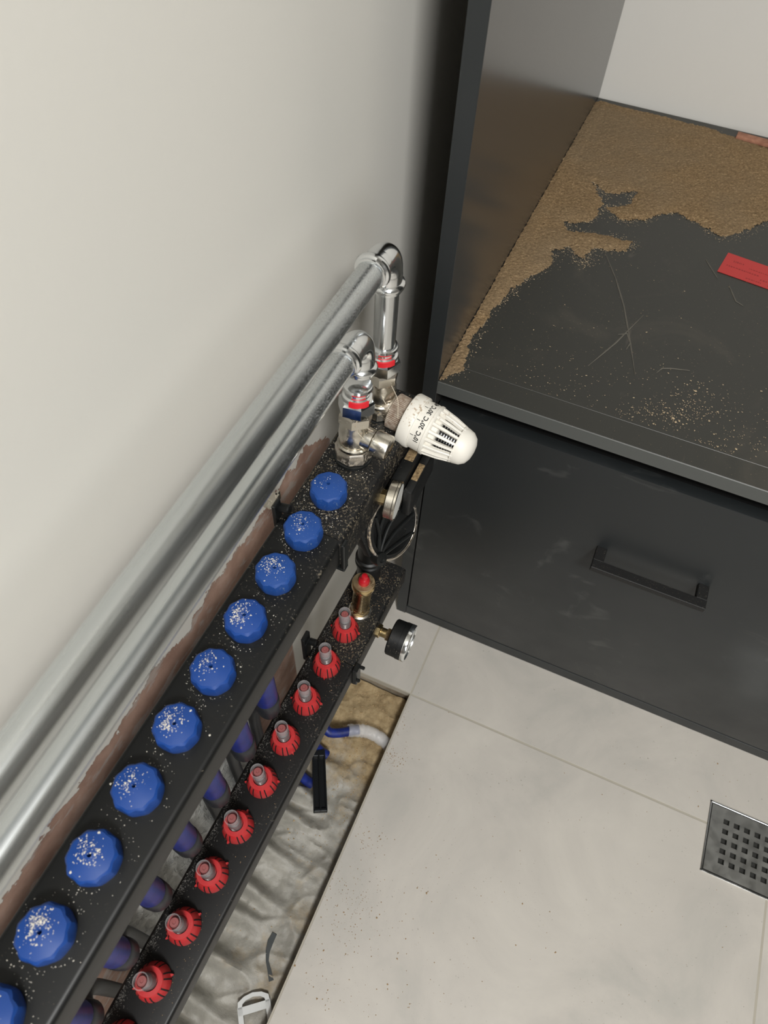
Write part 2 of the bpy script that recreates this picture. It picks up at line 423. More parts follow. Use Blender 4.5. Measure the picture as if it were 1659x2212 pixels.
# sawdust heap on the shelf
DUST = [(950,819),(1000,796),(1012,741),(1033,714),(1060,668),(1097,640),(1115,617),(1138,599),(1193,572),(1193,544),(1229,531),(1243,553),(1258,566),(1270,569),(1280,549),(1284,531),(1312,540),(1357,540),(1367,521),(1312,508),(1229,496),(1225,480),(1270,478),(1292,462),(1303,430),(1280,393),(1300,404),(1312,419),(1371,416),(1362,441),(1310,449),(1330,470),(1357,476),(1394,476),(1449,457),(1508,480),(1563,517),(1620,500),(1659,480),(1760,500),(1830,530),(1830,372),(1659,316),(1586,293),(1335,220),(1293,206),(1174,403),(1065,585)]
def cam_ray(px, z=None, x=None, y=None):
    f = 1523.8
    Rm = cam.rotation_euler.to_matrix(); d = Rm @ Vector(((px[0] - 829.5) / f, -(px[1] - 1106) / f, -1)); c = Vector(cam.location)
    tt = (z - c.z) / d.z if z is not None else ((x - c.x) / d.x if x is not None else (y - c.y) / d.y)
    return c + d * tt
poly = [cam_ray(p, z=ZS1)[:2] for p in DUST]
def seg_d(p, a, b):
    ax, ay = a; bx, by = b; px, py = p
    dx, dy = bx - ax, by - ay; L = dx * dx + dy * dy
    u = max(0, min(1, ((px - ax) * dx + (py - ay) * dy) / L)) if L else 0
    return math.hypot(px - ax - u * dx, py - ay - u * dy)
def sdf(p):
    ins = False; dm = 9; n = len(poly)
    for i in range(n):
        a, b_ = poly[i], poly[(i + 1) % n]
        dm = min(dm, seg_d(p, a, b_))
        if (a[1] > p[1]) != (b_[1] > p[1]) and p[0] < (b_[0] - a[0]) * (p[1] - a[1]) / (b_[1] - a[1]) + a[0]: ins = not ins
    return dm if ins else -dm
def sawdust(b):
    st = 0.0026; x0, x1, y0, y1 = CX1 + 0.0005, 0.62, 0.163, 0.930
    nx = int((x1 - x0) / st); ny = int((y1 - y0) / st); V = {}
    H = {}
    for i in range(nx + 1):
        for k in range(ny + 1):
            x = x0 + i * st; y = y0 + k * st
            d = sdf((x, y)); 
            if d < -0.012: H[i, k] = -1; continue
            q = Vector((x * 90, y * 90, 0.5))
            dd = d + 0.004 * noise.noise(q) + 0.003 * noise.noise(q * 2.9)
            thin = max(0.0, min(1.0, (x - 0.30) / 0.22))      # cover thins out to the right
            h = min(0.0028, dd * 0.22) - 0.0003 + (0.0007 * noise.noise(q * 8.0) if d < .012 else 0) + 0.0009 * noise.noise(q * 3.3) + 0.0016 * noise.noise(q * 0.22)
            h -= thin * (0.0018 + 0.0022 * noise.noise(q * 1.7))
            if x < CX1 + 0.02: h += 0.001
            H[i, k] = h if dd > -0.001 else -1
    def vert(i, k):
        if (i, k) not in V: V[i, k] = b.bm.verts.new((x0 + i * st + random.uniform(-.0006, .0006), y0 + k * st + random.uniform(-.0006, .0006), ZS1 + max(H[i, k], -0.0012)))
        return V[i, k]
    for i in range(nx):
        for k in range(ny):
            c4 = [(i, k), (i + 1, k), (i + 1, k + 1), (i, k + 1)]
            if sum(1 for q in c4 if H[q] > 0) >= 2: b.bm.faces.new([vert(*q) for q in c4])
random.seed(4)
tag(one('sawdust', M_saw, sawdust, smooth=0), 'brown sawdust heaped along the left and back of the dark shelf', 'sawdust', kind='stuff')

def chips(b, pts, smin, smax, flat=0.4):
    for p in pts:
        p = Vector(p); s = random.uniform(smin, smax)
        if random.random() < 0.12: s *= 1.8
        a0 = random.uniform(0, 6.28); n = random.choice((3, 4, 5)); el = random.uniform(0.4, 1.0)
        ring = []
        for i in range(n):
            a = i / n * 6.28 + random.uniform(-.3, .3)
            u = Vector((math.cos(a) * s, math.sin(a) * s * el, random.uniform(0, .15) * s)); u.rotate(Matrix.Rotation(a0, 3, 'Z'))
            ring.append(b.bm.verts.new(p + u))
        top = b.bm.verts.new(p + Vector((0, 0, s * flat + 0.0001)))
        for i in range(n): b.bm.faces.new((ring[i], ring[(i + 1) % n], top))
        b.bm.faces.new(list(reversed(ring)))

def cabchips(b):
    random.seed(11); pts = []
    for cx, cy, sx, sy, n in ((1440, 895, 60, 14, 260), (1500, 860, 30, 25, 120), (1370, 850, 90, 50, 90), (1100, 860, 60, 28, 110), (1180, 800, 120, 60, 120), (1530, 965, 40, 10, 60), (1610, 960, 60, 30, 120), (1240, 900, 60, 20, 50), (1330, 700, 160, 120, 90), (1580, 900, 60, 40, 60)):
        for _ in range(n):
            px = (random.gauss(cx, sx), random.gauss(cy, sy) + (0))
            p = cam_ray(px, z=ZS1)
            if CX1 + 0.003 < p.x < CR and CY + 0.037 < p.y < 0.9: pts.append((p.x, p.y, ZS1 - 0.0002))
    random.seed(12)
    for i in range(2600):
        k = random.randrange(len(poly)); a_, c_ = Vector(poly[k]), Vector(poly[(k + 1) % len(poly)])
        p = a_.lerp(c_, random.random()) + Vector((random.gauss(0, .006), random.gauss(0, .007)))
        if CX1 + .002 < p.x < .6 and CY + .005 < p.y < .93: pts.append((p.x, p.y, ZS1 - 0.0002))
    chips(b, pts, 0.0003, 0.0010)
tag(one('sawdust_crumbs', mat('shelf_crumbs', srgb(168, 150, 122), 0.9), cabchips, smooth=0), 'loose pale crumbs sprinkled over the bare front of the dark shelf', 'crumbs', kind='stuff')

def smears(b):
    random.seed(5)
    for pa in ([(1305,540),(1330,600),(1348,660),(1362,740),(1372,810)], [(1418,805),(1430,795),(1450,795),(1490,800)], [(1335,722),(1355,720),(1362,740),(1352,755)], [(1525,560),(1550,600)], [(1575,615),(1590,650),(1606,660)], [(1270,790),(1330,740),(1390,680)]):
        pts = [cam_ray(q, z=ZS1 + 0.0001) for q in pa]
        out = []
        for a, c_ in zip(pts, pts[1:]):
            for u in range(6): out.append(a.lerp(c_, u / 6))
        out.append(pts[-1])
        w = 0.0011
        prev = None
        for i, p in enumerate(out):
            d = (out[min(i + 1, len(out) - 1)] - out[max(0, i - 1)]).normalized(); nn = Vector((-d.y, d.x, 0))
            ww = w * (0.35 + 0.65 * math.sin(PI * (i + 0.4) / len(out))) * random.uniform(.7, 1.1)
            cur = [b.bm.verts.new(Vector((p.x, p.y, ZS1 - 0.0003)) - nn * ww), b.bm.verts.new(Vector((p.x, p.y, ZS1 + 0.0002))), b.bm.verts.new(Vector((p.x, p.y, ZS1 - 0.0003)) + nn * ww)]
            if prev:
                b.bm.faces.new((prev[0], cur[0], cur[1], prev[1])); b.bm.faces.new((prev[1], cur[1], cur[2], prev[2]))
            prev = cur
tag(one('dust_streaks', mat('grey_dust_streak', srgb(92, 88, 80), 0.9), smears, smooth=0), 'thin curved streaks of grey dust on the bare middle of the shelf', 'dust', kind='stuff')

# red label on the shelf
def quad_from(px, z): return [cam_ray(p, z=z) for p in px]
tp = quad_from([(1573, 546), (1552, 587)], ZS1)
u_dir = (cam_ray((1659, 576), z=ZS1) - tp[0]); u_dir.z = 0; u_dir.normalize()
v_dir = Vector((u_dir.y, -u_dir.x, 0))
TL = Vector((tp[0].x, tp[0].y, ZS1)); LH = 0.0515; LW = 0.135
lab = tag(empty('red_label', TL), 'red printed paper label stuck on the shelf beside the sawdust', 'label')
Mx = Matrix(((u_dir.x, v_dir.x, 0), (u_dir.y, v_dir.y, 0), (0, 0, 1))).to_4x4()
one('paper', M_tape, lambda b: b.prism([(0, 0), (-0.001, LH), (LW, LH - 0.001), (LW + 0.001, 0.0)], -0.0002, 0.0004, Mx), lab, 0)
def ink(b):
    random.seed(8)
    for row, x0, x1, h in ((0.014, 0.012, 0.026, 0.005), (0.020, 0.035, 0.13, 0.0022), (0.029, 0.006, 0.05, 0.003), (0.036, 0.054, 0.118, 0.0035), (0.0435, 0.036, 0.058, 0.0025), (0.0435, 0.066, 0.124, 0.0035)):
        x = x0
        while x < x1:
            w = random.uniform(0.001, 0.0028)
            b.prism([(x, row), (x + w, row), (x + w, row + h * random.uniform(.6, 1)), (x, row + h * random.uniform(.6, 1))], 0.0003, 0.0005, Mx)
            x += w + random.uniform(0.0006, 0.0016)
one('print', M_tapeink, ink, lab, 0)
tag(one('wood_strip', M_brick, lambda b: b.box((0, -0.009, 0.0), (0.16, 0.009, 0.006), 0.0015, 2), smooth=30, loc=(0.342, 0.921, ZS1 + 0.0008), rot=(0, 0, R(-4))), 'small reddish wood strip lying at the back edge of the shelf', 'wood strip')

# ------------------------------------------------------------------ upper manifold (blue caps)
TILT = (R(1.375), 0, R(-1.375))
up = tag(empty('return_manifold', (0.07, -0.063, 0.612), TILT), 'black upper heating manifold carrying a row of blue faceted caps', 'manifold')
def rail(b, x0, x1, h, y0, y1, r):
    vs = []
    # rounded rectangle section swept along y
    sec = []
    for (cx, cz, a0) in ((x1 - r, -r, 0), (x0 + r, -r, 90), (x0 + r, -h + r, 180), (x1 - r, -h + r, 270)):
        for q in range(5): a = R(a0 + 90 * q / 4); sec.append((cx + r * math.cos(a), cz + r * math.sin(a)))
    A = [b.bm.verts.new((x, y0, z)) for x, z in sec]; B = [b.bm.verts.new((x, y1, z)) for x, z in sec]
    n = len(A)
    for i in range(n): b.bm.faces.new((A[i], A[(i + 1) % n], B[(i + 1) % n], B[i]))
    b.bm.faces.new(A); b.bm.faces.new(list(reversed(B)))
one('rail', M_rail, lambda b: rail(b, -0.031, 0.0335, 0.038, -0.56, -0.0405, 0.005), up)
def endblk(b):
    rail(b, -0.0315, 0.0345, 0.055, -0.0395, 0.158, 0.006)
    b.box((-0.031, -0.044, -0.037), (0.0345, -0.036, -0.001), 0.001, 1)
one('end_block', M_rail_end, endblk, up)
def cap_shape(b, rot=0.0, sides=10):
    n = sides * 4
    def ring(rv, rf, z, zf=None):
        out = []
        for i in range(n):
            a = 2 * PI * i / n + rot; ph = (i % 4) / 4
            k = abs(ph - 0.5) * 2      # 1 at a vertex, 0 mid-side
            r = rf + (rv - rf) * k
            zz = z if zf is None else zf + (z - zf) * k
            out.append(b.bm.verts.new((r * math.cos(a), r * math.sin(a), zz)))
        return out
    rs = [ring(.0172, .0168, 0), ring(.0180, .0174, .003), ring(.0186, .0174, .0110, .0112), ring(.0180, .0163, .0152, .0166), ring(.0160, .0152, .0176, .0178), ring(.0060, .0060, .0202), ring(.0016, .0016, .0206)]
    for A, B in zip(rs, rs[1:]):
        for i in range(n): b.bm.faces.new((A[i], A[(i + 1) % n], B[(i + 1) % n], B[i]))
    b.bm.faces.new(list(reversed(rs[0])))
    # hole
    h = ring(.0014, .0014, .014)
    for i in range(n): b.bm.faces.new((rs[-1][i], rs[-1][(i + 1) % n], h[(i + 1) % n], h[i]))
    b.bm.faces.new(h)
random.seed(3)
for k in range(10):
    o = one('blue_cap', M_blue_dusty if k < 3 else M_blue, lambda b: cap_shape(b, random.uniform(0, 0.6)), up, 24, loc=(0, -0.05 * k, 0))
    one('centre_hole', M_hole, lambda b: b.rev([(.00145, .0150), (.00145, .0155)], 12), o, 0)
# collars beneath caps
for k in range(10):
    pass
# ------------------------------------------------------------------ lower manifold (red flow meters)
lowr = tag(empty('supply_manifold', (0.0914, -0.074, 0.357), TILT), 'black lower heating manifold carrying a row of red flow meters', 'manifold')
one('rail', M_rail2, lambda b: rail(b, -0.0270, 0.0310, 0.034, -0.56, -0.037, 0.004), lowr)
def endb2(b):
    rail(b, -0.0275, 0.0315, 0.038, -0.036, 0.114, 0.005)
one('end_block', M_rail_end, endb2, lowr)

def meter_skirt(b, nubrot):
    n = 64
    b.rev([(.0160, 0), (.0168, .0015), (.0167, .0055), (.0155, .0125), (.0135, .0192), (.0122, .0212), (.0080, .0215), (.0080, .0150)], n)
    m = Matrix.Rotation(nubrot, 4, 'Z')
    for s_ in (0, PI):
        mm = m @ Matrix.Rotation(s_, 4, 'Z')
        b.prism([(.0145, -.0022), (.0190, -.0003), (.0190, .0003), (.0145, .0022)], .0020, .0060, mm)
def slots(b, rot):
    for i in range(14):
        a = rot + 2 * PI * i / 14 + (0.06 if i % 2 else -0.06)
        m = Matrix.Rotation(a, 4, 'Z')
        pts = [(.01700, .0020), (.01695, .0056), (.01580, .0125), (.01375, .0192), (.0131, .0204)]
        for (r0, z0), (r1, z1) in zip(pts, pts[1:]):
            w = .00062
            vs = [b.bm.verts.new(m @ Vector(q)) for q in ((r0 - .0016, -w, z0), (r0, -w, z0), (r0, w, z0), (r0 - .0016, w, z0), (r1 - .0016, -w, z1), (r1, -w, z1), (r1, w, z1), (r1 - .0016, w, z1))]
            for q in ((0, 1, 5, 4), (1, 2, 6, 5), (2, 3, 7, 6)): b.bm.faces.new([vs[t_] for t_ in q])
def scale_marks(b, a0):
    r = .00775
    def patch(u0, u1, z0, z1):
        st = max(1, int((u1 - u0) / .0006)); prev = None
        for i in range(st + 1):
            a = a0 + (u0 + (u1 - u0) * i / st) / r
            cur = [b.bm.verts.new((r * math.cos(a), r * math.sin(a), z)) for z in (z0, z1)]
            if prev: b.bm.faces.new((prev[0], cur[0], cur[1], prev[1]))
            prev = cur
    patch(-.0003, .0003, .0235, .0330)
    for i, z in enumerate((.0238, .0262, .0286, .0310, .0330)):
        patch(-.0022 if i % 2 == 0 else -.0014, -.0003, z - .0003, z + .0002)
        patch(.0003, .0022 if i % 2 == 0 else .0014, z - .0003, z + .0002)
for k, nub in enumerate((0.15, 1.9, 0.25, 2.6, 3.6, 4.65, 4.2, 4.2, 0.75, 0.3)):
    b = MB(); meter_skirt(b, nub)
    fm = b.build('flow_meter', M_red, lowr, 30, loc=(0.0, -0.05 * k, 0))
    one('skirt_slot', M_slot, lambda b: slots(b, nub + 0.2), fm, 0)
    one('glass_tube', M_glass, lambda b: (b.rev([(.0071, .019), (.0075, .030), (.0075, .0510), (.0071, .0526), (.0062, .0526), (.0060, .0515), (.0060, .030)], 28, cap=False), ), fm, 40)
    one('indicator_core', M_core, lambda b: (b.rev([(.0046, .0345), (.0050, .036), (.0050, .0455), (.0042, .0470)], 24),), fm, 40)
    one('indicator_core_base', M_corelow, lambda b: b.rev([(.0062, .0205), (.0064, .0230), (.0060, .0335), (.0048, .0345)], 24), fm, 40)
    one('core_top', M_coretop, lambda b: b.rev([(.0041, .0470), (.0041, .0477), (.0016, .0479), (.0012, .0473)], 20), fm, 40)
    one('scale_marks', M_print, lambda b: scale_marks(b, R(-62) + 0.18 * math.sin(k * 2.2)), fm, 0)

# connection nuts and pipes under the upper rail
def path(pts, n=8):
    out = []
    P_ = [Vector(p) for p in pts]
    for i in range(len(P_) - 1):
        p0 = P_[max(0, i - 1)]; p1 = P_[i]; p2 = P_[i + 1]; p3 = P_[min(len(P_) - 1, i + 2)]
        for j_ in range(n):
            t_ = j_ / n
            out.append(0.5 * ((2 * p1) + (-p0 + p2) * t_ + (2 * p0 - 5 * p1 + 4 * p2 - p3) * t_ * t_ + (-p0 + 3 * p1 - 3 * p2 + p3) * t_ ** 3))
    out.append(P_[-1]); return out
place = ['first', 'second', 'third', 'fourth', 'fifth', 'sixth', 'seventh', 'eighth', 'ninth', 'tenth']
for k in range(10):
    x = 0.070 - .0012 * k; y = -.063 - .05 * k; zt = .575 - .0012 * k
    if k > 2:
      pr = tag(empty('heating_pipe', (x, y, -0.02)), 'dark blue heating pipe under the %s blue cap counted from the steel valves' % place[k], 'pipe', 'heating pipes hanging from the upper manifold')
      o = one('pipe_sleeve', M_bluepipe, lambda b: b.rev([(.0115, .455), (.0125, .462), (.0125, .585), (.0115, .597)], 20), pr)
      o = one('coupling_nut', M_sleeve, lambda b: b.rev([(.0070, .4175), (.0105, .4205), (.0128, .430), (.0132, .442), (.0132, .456), (.0120, .458)], 20), pr)
      one('pipe', M_sleeve, lambda b: b.tube(path([(-.002, .001, .427), (-.022, .006, .395), (-.036, .010, .34), (-.038, .008, .24), (-.036, .004, .10), (-.032, 0, .006)], 6), .0072, 12), pr)
    yl = -.074 - .05 * k; xl = .086 - .0012 * k
    if k > 3: continue
    pl_ = tag(empty('heating_pipe', (xl, yl, -0.02)), 'blue heating pipe dropping from the %s red flow meter counted from the brass vent' % place[k], 'pipe', 'heating pipes hanging from the lower manifold')
    one('coupling_nut', M_sleeve, lambda b: b.rev([(.0100, .305), (.0125, .31), (.0125, .345)], 16), pl_)
    if k == 0:
        ea, eb = cam_ray((712, 1582), z=.006) - Vector((xl, yl, -.02)), cam_ray((775, 1576), z=-.004) - Vector((xl, yl, -.02))
        one('pipe', M_bluepipe, lambda b: b.tube(path([(0, 0, .31), (-.012, 0, .2), (-.040, .001, .09), (-.036, -.006, .045), tuple(ea), tuple(eb)], 6), .0080, 14), pl_)
    else:
        one('pipe', M_bluepipe, lambda b: b.tube(path([(0, 0, .31), (-.012, 0, .2), (-.032, .001, .09), (-.034, 0, .035), (-.034, -.002, .010), (-.030, -.004, .000)] if k > 2 else [(0, 0, .31), (-.012, 0, .2), (-.032, .001, .09), (-.028, 0, .035), (-.016, -.002, .015), (-.004, -.002, .006)], 6), .0080, 14), pl_)

def wallfilm(b):
    ny, nz = 90, 50; g = []
    for i in range(ny + 1):
        row = []
        for k_ in range(nz + 1):
            y_ = -.185 - .285 * i / ny; z_ = .0 + .33 * k_ / nz
            q = Vector((y_ * 22, z_ * 14, 1.5))
            row.append(b.bm.verts.new((.0075 + .006 * noise.noise(q) + .006 * (1 - abs(noise.noise(q * 1.9))) ** 5 + .0015 * noise.noise(q * 6), y_, z_ + .012 * noise.noise(q * 1.3))))
        g.append(row)
    for i in range(ny):
        for k_ in range(nz): b.bm.faces.new((g[i][k_], g[i + 1][k_], g[i + 1][k_ + 1], g[i][k_ + 1]))
tag(one('plastic_film', M_foil, wallfilm, smooth=60), 'crumpled whitish film against the wall, seen between the two manifolds', 'film')

# clear film sleeve draped around the first pipe on the slot bed
def filmsleeve(b):
    pts = path([tuple(cam_ray(q, z=z_)) for q, z_ in (((752, 1578), .001), ((790, 1580), -.006), ((820, 1594), -.014), ((848, 1618), -.028))], 10)
    rs = [.0105 + .0018 * noise.noise(Vector((i * .8, 1, 2))) for i in range(len(pts))]
    b.tube(pts, rs, 16, cap=False)
    for v in b.bm.verts: v.co += Vector((0, 0, 0.0022 * noise.noise(v.co * 190)))
tag(one('film_sleeve', M_film, filmsleeve, smooth=60), 'clear plastic film sleeve over the blue pipe end in the floor slot', 'film')

# ------------------------------------------------------------------ brackets
def bracket(name, x0, x1, ztop, zbot, yc, label, back_z):
    br = tag(empty(name, (x0, yc, ztop)), label, 'bracket')
    w = .0045
    b = MB()
    b.box((x1 + .0002, yc - w, zbot), (x1 + .0040, yc + w, ztop - .001), .0008, 1)
    b.box((x0 - .004, yc - w, zbot - .004), (x1 + .004, yc + w, zbot - .0005), .0008, 1)
    b.box((x0 - .0045, yc - w * 1.3, zbot), (x0 - .0005, yc + w * 1.3, back_z), .0008, 1)
    o = b.build('clamp', M_blkclean, br); o.location = -Vector(br.location)
    b = MB(); b.rev([(.0042, 0), (.0046, .001), (.0046, .010), (.0034, .011)], 18, (x0 - .001, yc + .004, ztop + .010), (1, 0, .25))
    o = b.build('bolt', M_blk, br); o.location = -Vector(br.location)
    return br
br = bracket('pipe_bracket', .0385, .1035, .6105, .5680, -.1035, 'black clamp bracket behind the first two blue caps, with bent metal tip', .632)
b = MB(); b.box((.027, -.112, .630), (.036, -.094, .6335), .0008, 1, Matrix.Translation((0, 0, 0))); b.box((.031, -.097, .622), (.034, -.0905, .6335), .0006, 1)
o = b.build('metal_tip', M_nickel, br); o.location = -Vector(br.location); o['label'] = 'bent shiny metal tip'
br = bracket('pipe_bracket', .0605, .1205, .3560, .3170, -.1120, 'black clamp bracket around the lower manifold below the second red meter', .372)
b = MB()
b.box((.121, -.118, .318), (.1275, -.106, .358), .001, 1); b.box((.127, -.109, .350), (.1330, -.105, .3535), .0008, 1); b.box((.127, -.120, .334), (.1320, -.116, .338), .0008, 1)
o = b.build('latch', M_blkclean, br); o.location = -Vector(br.location)
o = one('back_plate', M_blkclean, lambda b: b.box((.054, -.119, .330), (.059, -.104, .385), .001, 1), br); o.location = -Vector(br.location)

# ------------------------------------------------------------------ steel pipes
def steel_pipe(name, label, x, yr, zp, lean, zlow, straight):
    """horizontal run along the wall, elbow, riser and press coupling above the valve"""
    root = tag(empty(name, (x, yr, zlow)), label, 'pipe')
    bt = Vector((x - .0004, yr - lean, zlow)); top = Vector((x, yr, zp))
    rb = .021
    run = MB(); run.tube([(x, yr - .040, zp), (x, -.30, zp), (x, -.75, zp)], .0118, 36)
    o = run.build('pipe_run', M_galv, root); o.location = -Vector(root.location)
    el = MB()
    pts = [(x, yr - .022 - rb * 0 - .020, zp)]
    pts = [Vector((x, yr - rb - .004, zp))]
    for i in range(0, 13):
        a = R(90 * i / 12); pts.append(Vector((x, yr - rb + rb * math.sin(a), zp - rb + rb * math.cos(a))))
    pts.append(Vector((x, yr, zp - rb - .004)))
    el.tube(pts, .0124, 32)
    # collar on the run and on the riser, each with a rolled bead
    prof = [(.0124, 0), (.0128, .002), (.0128, .0085), (.0152, .0100), (.0160, .0122), (.0152, .0146), (.0134, .0156), (.0134, .0180), (.0118, .0186)]
    el.rev(prof, 32, (x, yr - rb - .001, zp), (0, -1, 0))
    dn = (bt - top).normalized()
    el.rev(prof, 32, (x, yr, zp - rb - .001), dn)
    o = el.build('elbow', M_chrome, root, 40); o.location = -Vector(root.location)
    # riser coupling from the valve upward
    upv = -dn
    cp = MB()
    cp.rev([(.0118, 0), (.0140, .001), (.0146, .0035), (.0140, .006), (.0120, .0072), (.0120, .0115), (.0134, .0125), (.0142, .0145), (.0134, .0165), (.0116, .0172)], 32, bt + upv * .076, upv)
    hexa = [(.0150, 0), (.0166, .0012), (.0170, .004), (.0170, .0085)]
    cp.rev([(.0158, 0), (.0176, .0012), (.0176, .0125), (.0158, .0145), (.0120, .0148)], 6, bt + upv * .0625, upv, poly=6, phase=R(8))
    o = cp.build('press_coupling', M_chrome, root, 30); o.location = -Vector(root.location)
    if straight:
        s_ = MB(); s_.tube([bt + upv * .088, Vector((x, yr, zp - rb - .015))], .0108, 32)
        o = s_.build('riser', M_riser, root); o.location = -Vector(root.location)
    # red band on the coupling facing the room
    lb = MB(); c0 = bt + upv * .0775
    q = Vector((0, 0, 1)).rotation_difference(upv).to_matrix()
    prev = None
    for i in range(13):
        a = R(-96 + 76 * i / 12)
        cur = [lb.bm.verts.new(c0 + q @ Vector((.0152 * math.cos(a), .0152 * math.sin(a), z))) for z in (-.001, .0048)]
        cur2 = [lb.bm.verts.new(c0 + q @ Vector((.0120 * math.cos(a), .0120 * math.sin(a), z))) for z in (-.001, .0048)]
        cur = cur + cur2[::-1]
        if prev:
            for u in range(4): lb.bm.faces.new((prev[u], cur[u], cur[(u + 1) % 4], prev[(u + 1) % 4]))
        else: lb.bm.faces.new(cur)
        prev = cur
    lb.bm.faces.new(list(reversed(prev)))
    o = lb.build('red_band', M_redlabel, root); o.location = -Vector(root.location); o['label'] = 'red printed band on the coupling'
    return root, bt, upv
r1, b1, u1 = steel_pipe('steel_pipe', 'lower galvanised steel pipe running along the wall to the front elbow', .0702, .006, .7575, .015, .612, False)
r2, b2, u2 = steel_pipe('steel_pipe', 'upper galvanised steel pipe on a tall riser nearest the wall corner', .0702, .060, .8080, .001, .612, True)

# valves under each riser (axis follows the riser)
def valve(name, label, b0, upv, branch):
    v = tag(empty(name, b0), label, 'valve')
    def part(nm, m, fn, sm=30, par=v):
        b = MB(); fn(b); o = b.build(nm, m, par, sm)
        if par is v: o.location = -Vector(v.location)
        return o
    part('washer', M_blkclean, lambda b: b.rev([(.0185, -.001), (.0192, 0), (.0192, .003), (.0180, .0035)], 32, b0, upv))
    part('base_nut', M_nickeld if branch == 'lock' else M_nickel, lambda b: b.rev([(.0168, .0035), (.0188, .005), (.0188, .015), (.0172, .0178), (.0150, .018)], 8, b0, upv, poly=8, phase=R(12)))
    part('flange', M_nickel, lambda b: b.rev([(.0150, .018), (.0166, .0185), (.0168, .0215), (.0150, .0228)], 32, b0, upv))
    part('body', M_nickel, lambda b: b.rev([(.0136, .0225), (.0150, .026), (.0156, .034), (.0150, .042), (.0136, .046), (.0140, .050)], 32, b0, upv))
    part('union_nut', M_nickel, lambda b: b.rev([(.0150, .049), (.0168, .0502), (.0168, .0600), (.0152, .0620)], 6, b0, upv, poly=6, phase=R(-18)))
    return v, part
v1, p1 = valve('lockshield_valve', 'chrome lockshield valve standing on the upper manifold nearest the blue caps', b1, u1, 'lock')
base = b1 + u1 * .034
p1('side_port', M_nickel, lambda b: (b.rev([(.0112, 0), (.0112, .014), (.0108, .0200), (.0122, .0206)], 32, base, (1, -.05, -.10)),))
p1('side_cap', M_nickel, lambda b: b.rev([(.0122, .0212), (.0128, .022), (.0128, .0365), (.0120, .0380), (.0100, .0384)], 32, base, (1, -.05, -.10)))
v2, p2 = valve('thermostatic_valve', 'dusty nickel valve body behind the lockshield valve, feeding the white head', b2, u2, 'th')
ax = Vector((.0700, -.0075, -.0075)).normalized()
vb = Vector((.070, .058, .627))
p2('side_port', M_nickeld, lambda b: b.rev([(.0135, 0), (.0135, .012), (.0150, .0125), (.0150, .0150)], 32, vb, ax))

# thermostat head
hd = tag(empty('thermostat_head', vb + ax * .015), 'white ribbed thermostatic head marked 10 to 40 degrees, pointing into the room', 'thermostat head')
qh = Vector((1, 0, 0)).rotation_difference(ax)
hd.rotation_mode = 'QUATERNION'; hd.rotation_quaternion = qh
XA = (1, 0, 0)
def knurl(b):
    n = 120; A = []
    for r0, h in ((.0165, 0), (.0185, .001), (.0185, .0175), (.0165, .0185)):
        A.append([b.bm.verts.new((h, (r0 + (.0005 if i % 2 and r0 > .017 else 0)) * math.cos(2 * PI * i / n), (r0 + (.0005 if i % 2 and r0 > .017 else 0)) * math.sin(2 * PI * i / n))) for i in range(n)])
    for a, c_ in zip(A, A[1:]):
        for i in range(n): b.bm.faces.new((a[i], a[(i + 1) % n], c_[(i + 1) % n], c_[i]))
    b.bm.faces.new(A[0]); b.bm.faces.new(A[-1])
one('union_ring', M_knurl, knurl, hd, 20)
S0 = .0175
one('collar', M_thermo, lambda b: b.rev([(.0245, S0), (.0272, S0 + .0005), (.0282, S0 + .002), (.0282, S0 + .0125), (.0278, S0 + .0135), (.0262, S0 + .0137)], 64, (0, 0, 0), XA), hd)
one('dial_ring', M_thermo, lambda b: b.rev([(.0262, S0 + .0130), (.0262, S0 + .0272), (.0270, S0 + .0276), (.0270, S0 + .0300), (.0258, S0 + .0310), (.0240, S0 + .0312)], 64, (0, 0, 0), XA), hd)
NR = 18
def ribs(b):
    for i in range(NR):
        a = 2 * PI * i / NR + 0.08
        m = Matrix.Rotation(a, 4, 'X')
        prof = [(S0 + .0300, .0262), (S0 + .046, .0236), (S0 + .0615, .0196)]
        for (h0, r0), (h1, r1) in zip(prof, prof[1:]):
            w0 = .0020; w1 = .0020 * r1 / r0 * 1.02; dep = .0042
            w0 = .0017 * r0 / .0262; w1 = .0017 * r1 / .0262
            vs = [b.bm.verts.new(m @ Vector(q)) for q in ((h0, -w0, r0 - dep), (h0, -w0, r0 - .0006), (h0, -w0 * .6, r0), (h0, w0 * .6, r0), (h0, w0, r0 - .0006), (h0, w0, r0 - dep), (h1, -w1, r1 - dep), (h1, -w1, r1 - .0006), (h1, -w1 * .6, r1), (h1, w1 * .6, r1), (h1, w1, r1 - .0006), (h1, w1, r1 - dep))]
            for u in range(6): b.bm.faces.new((vs[u], vs[(u + 1) % 6], vs[(u + 1) % 6 + 6], vs[u + 6]))
    b.rev([(.0205, S0 + .0590), (.0196, S0 + .0600), (.0196, S0 + .0625), (.0180, S0 + .0690), (.0140, S0 + .0740), (.0085, S0 + .0765), (.0030, S0 + .0773), (.0004, S0 + .0774)], 48, (0, 0, 0), XA)
one('ribbed_cage', M_thermo, ribs, hd)
one('inner_body', M_thermo, lambda b: b.rev([(.0200, S0 + .0290), (.0215, S0 + .0300), (.0215, S0 + .0370), (.0200, S0 + .0380)], 40, (0, 0, 0), XA), hd)
def coil(b):
    b.rev([(.0140, S0 + .0300), (.0140, S0 + .0590)], 32, (0, 0, 0), XA)
one('sensor_core', M_inner, coil, hd)
def spring(b):
    pts = []
    for i in range(260):
        a = i / 260 * 2 * PI * 9; pts.append((S0 + .032 + .026 * i / 260, .0155 * math.cos(a), .0155 * math.sin(a)))
    b.tube(pts, .0004, 6)
one('sensor_spring', M_chrome, spring, hd)
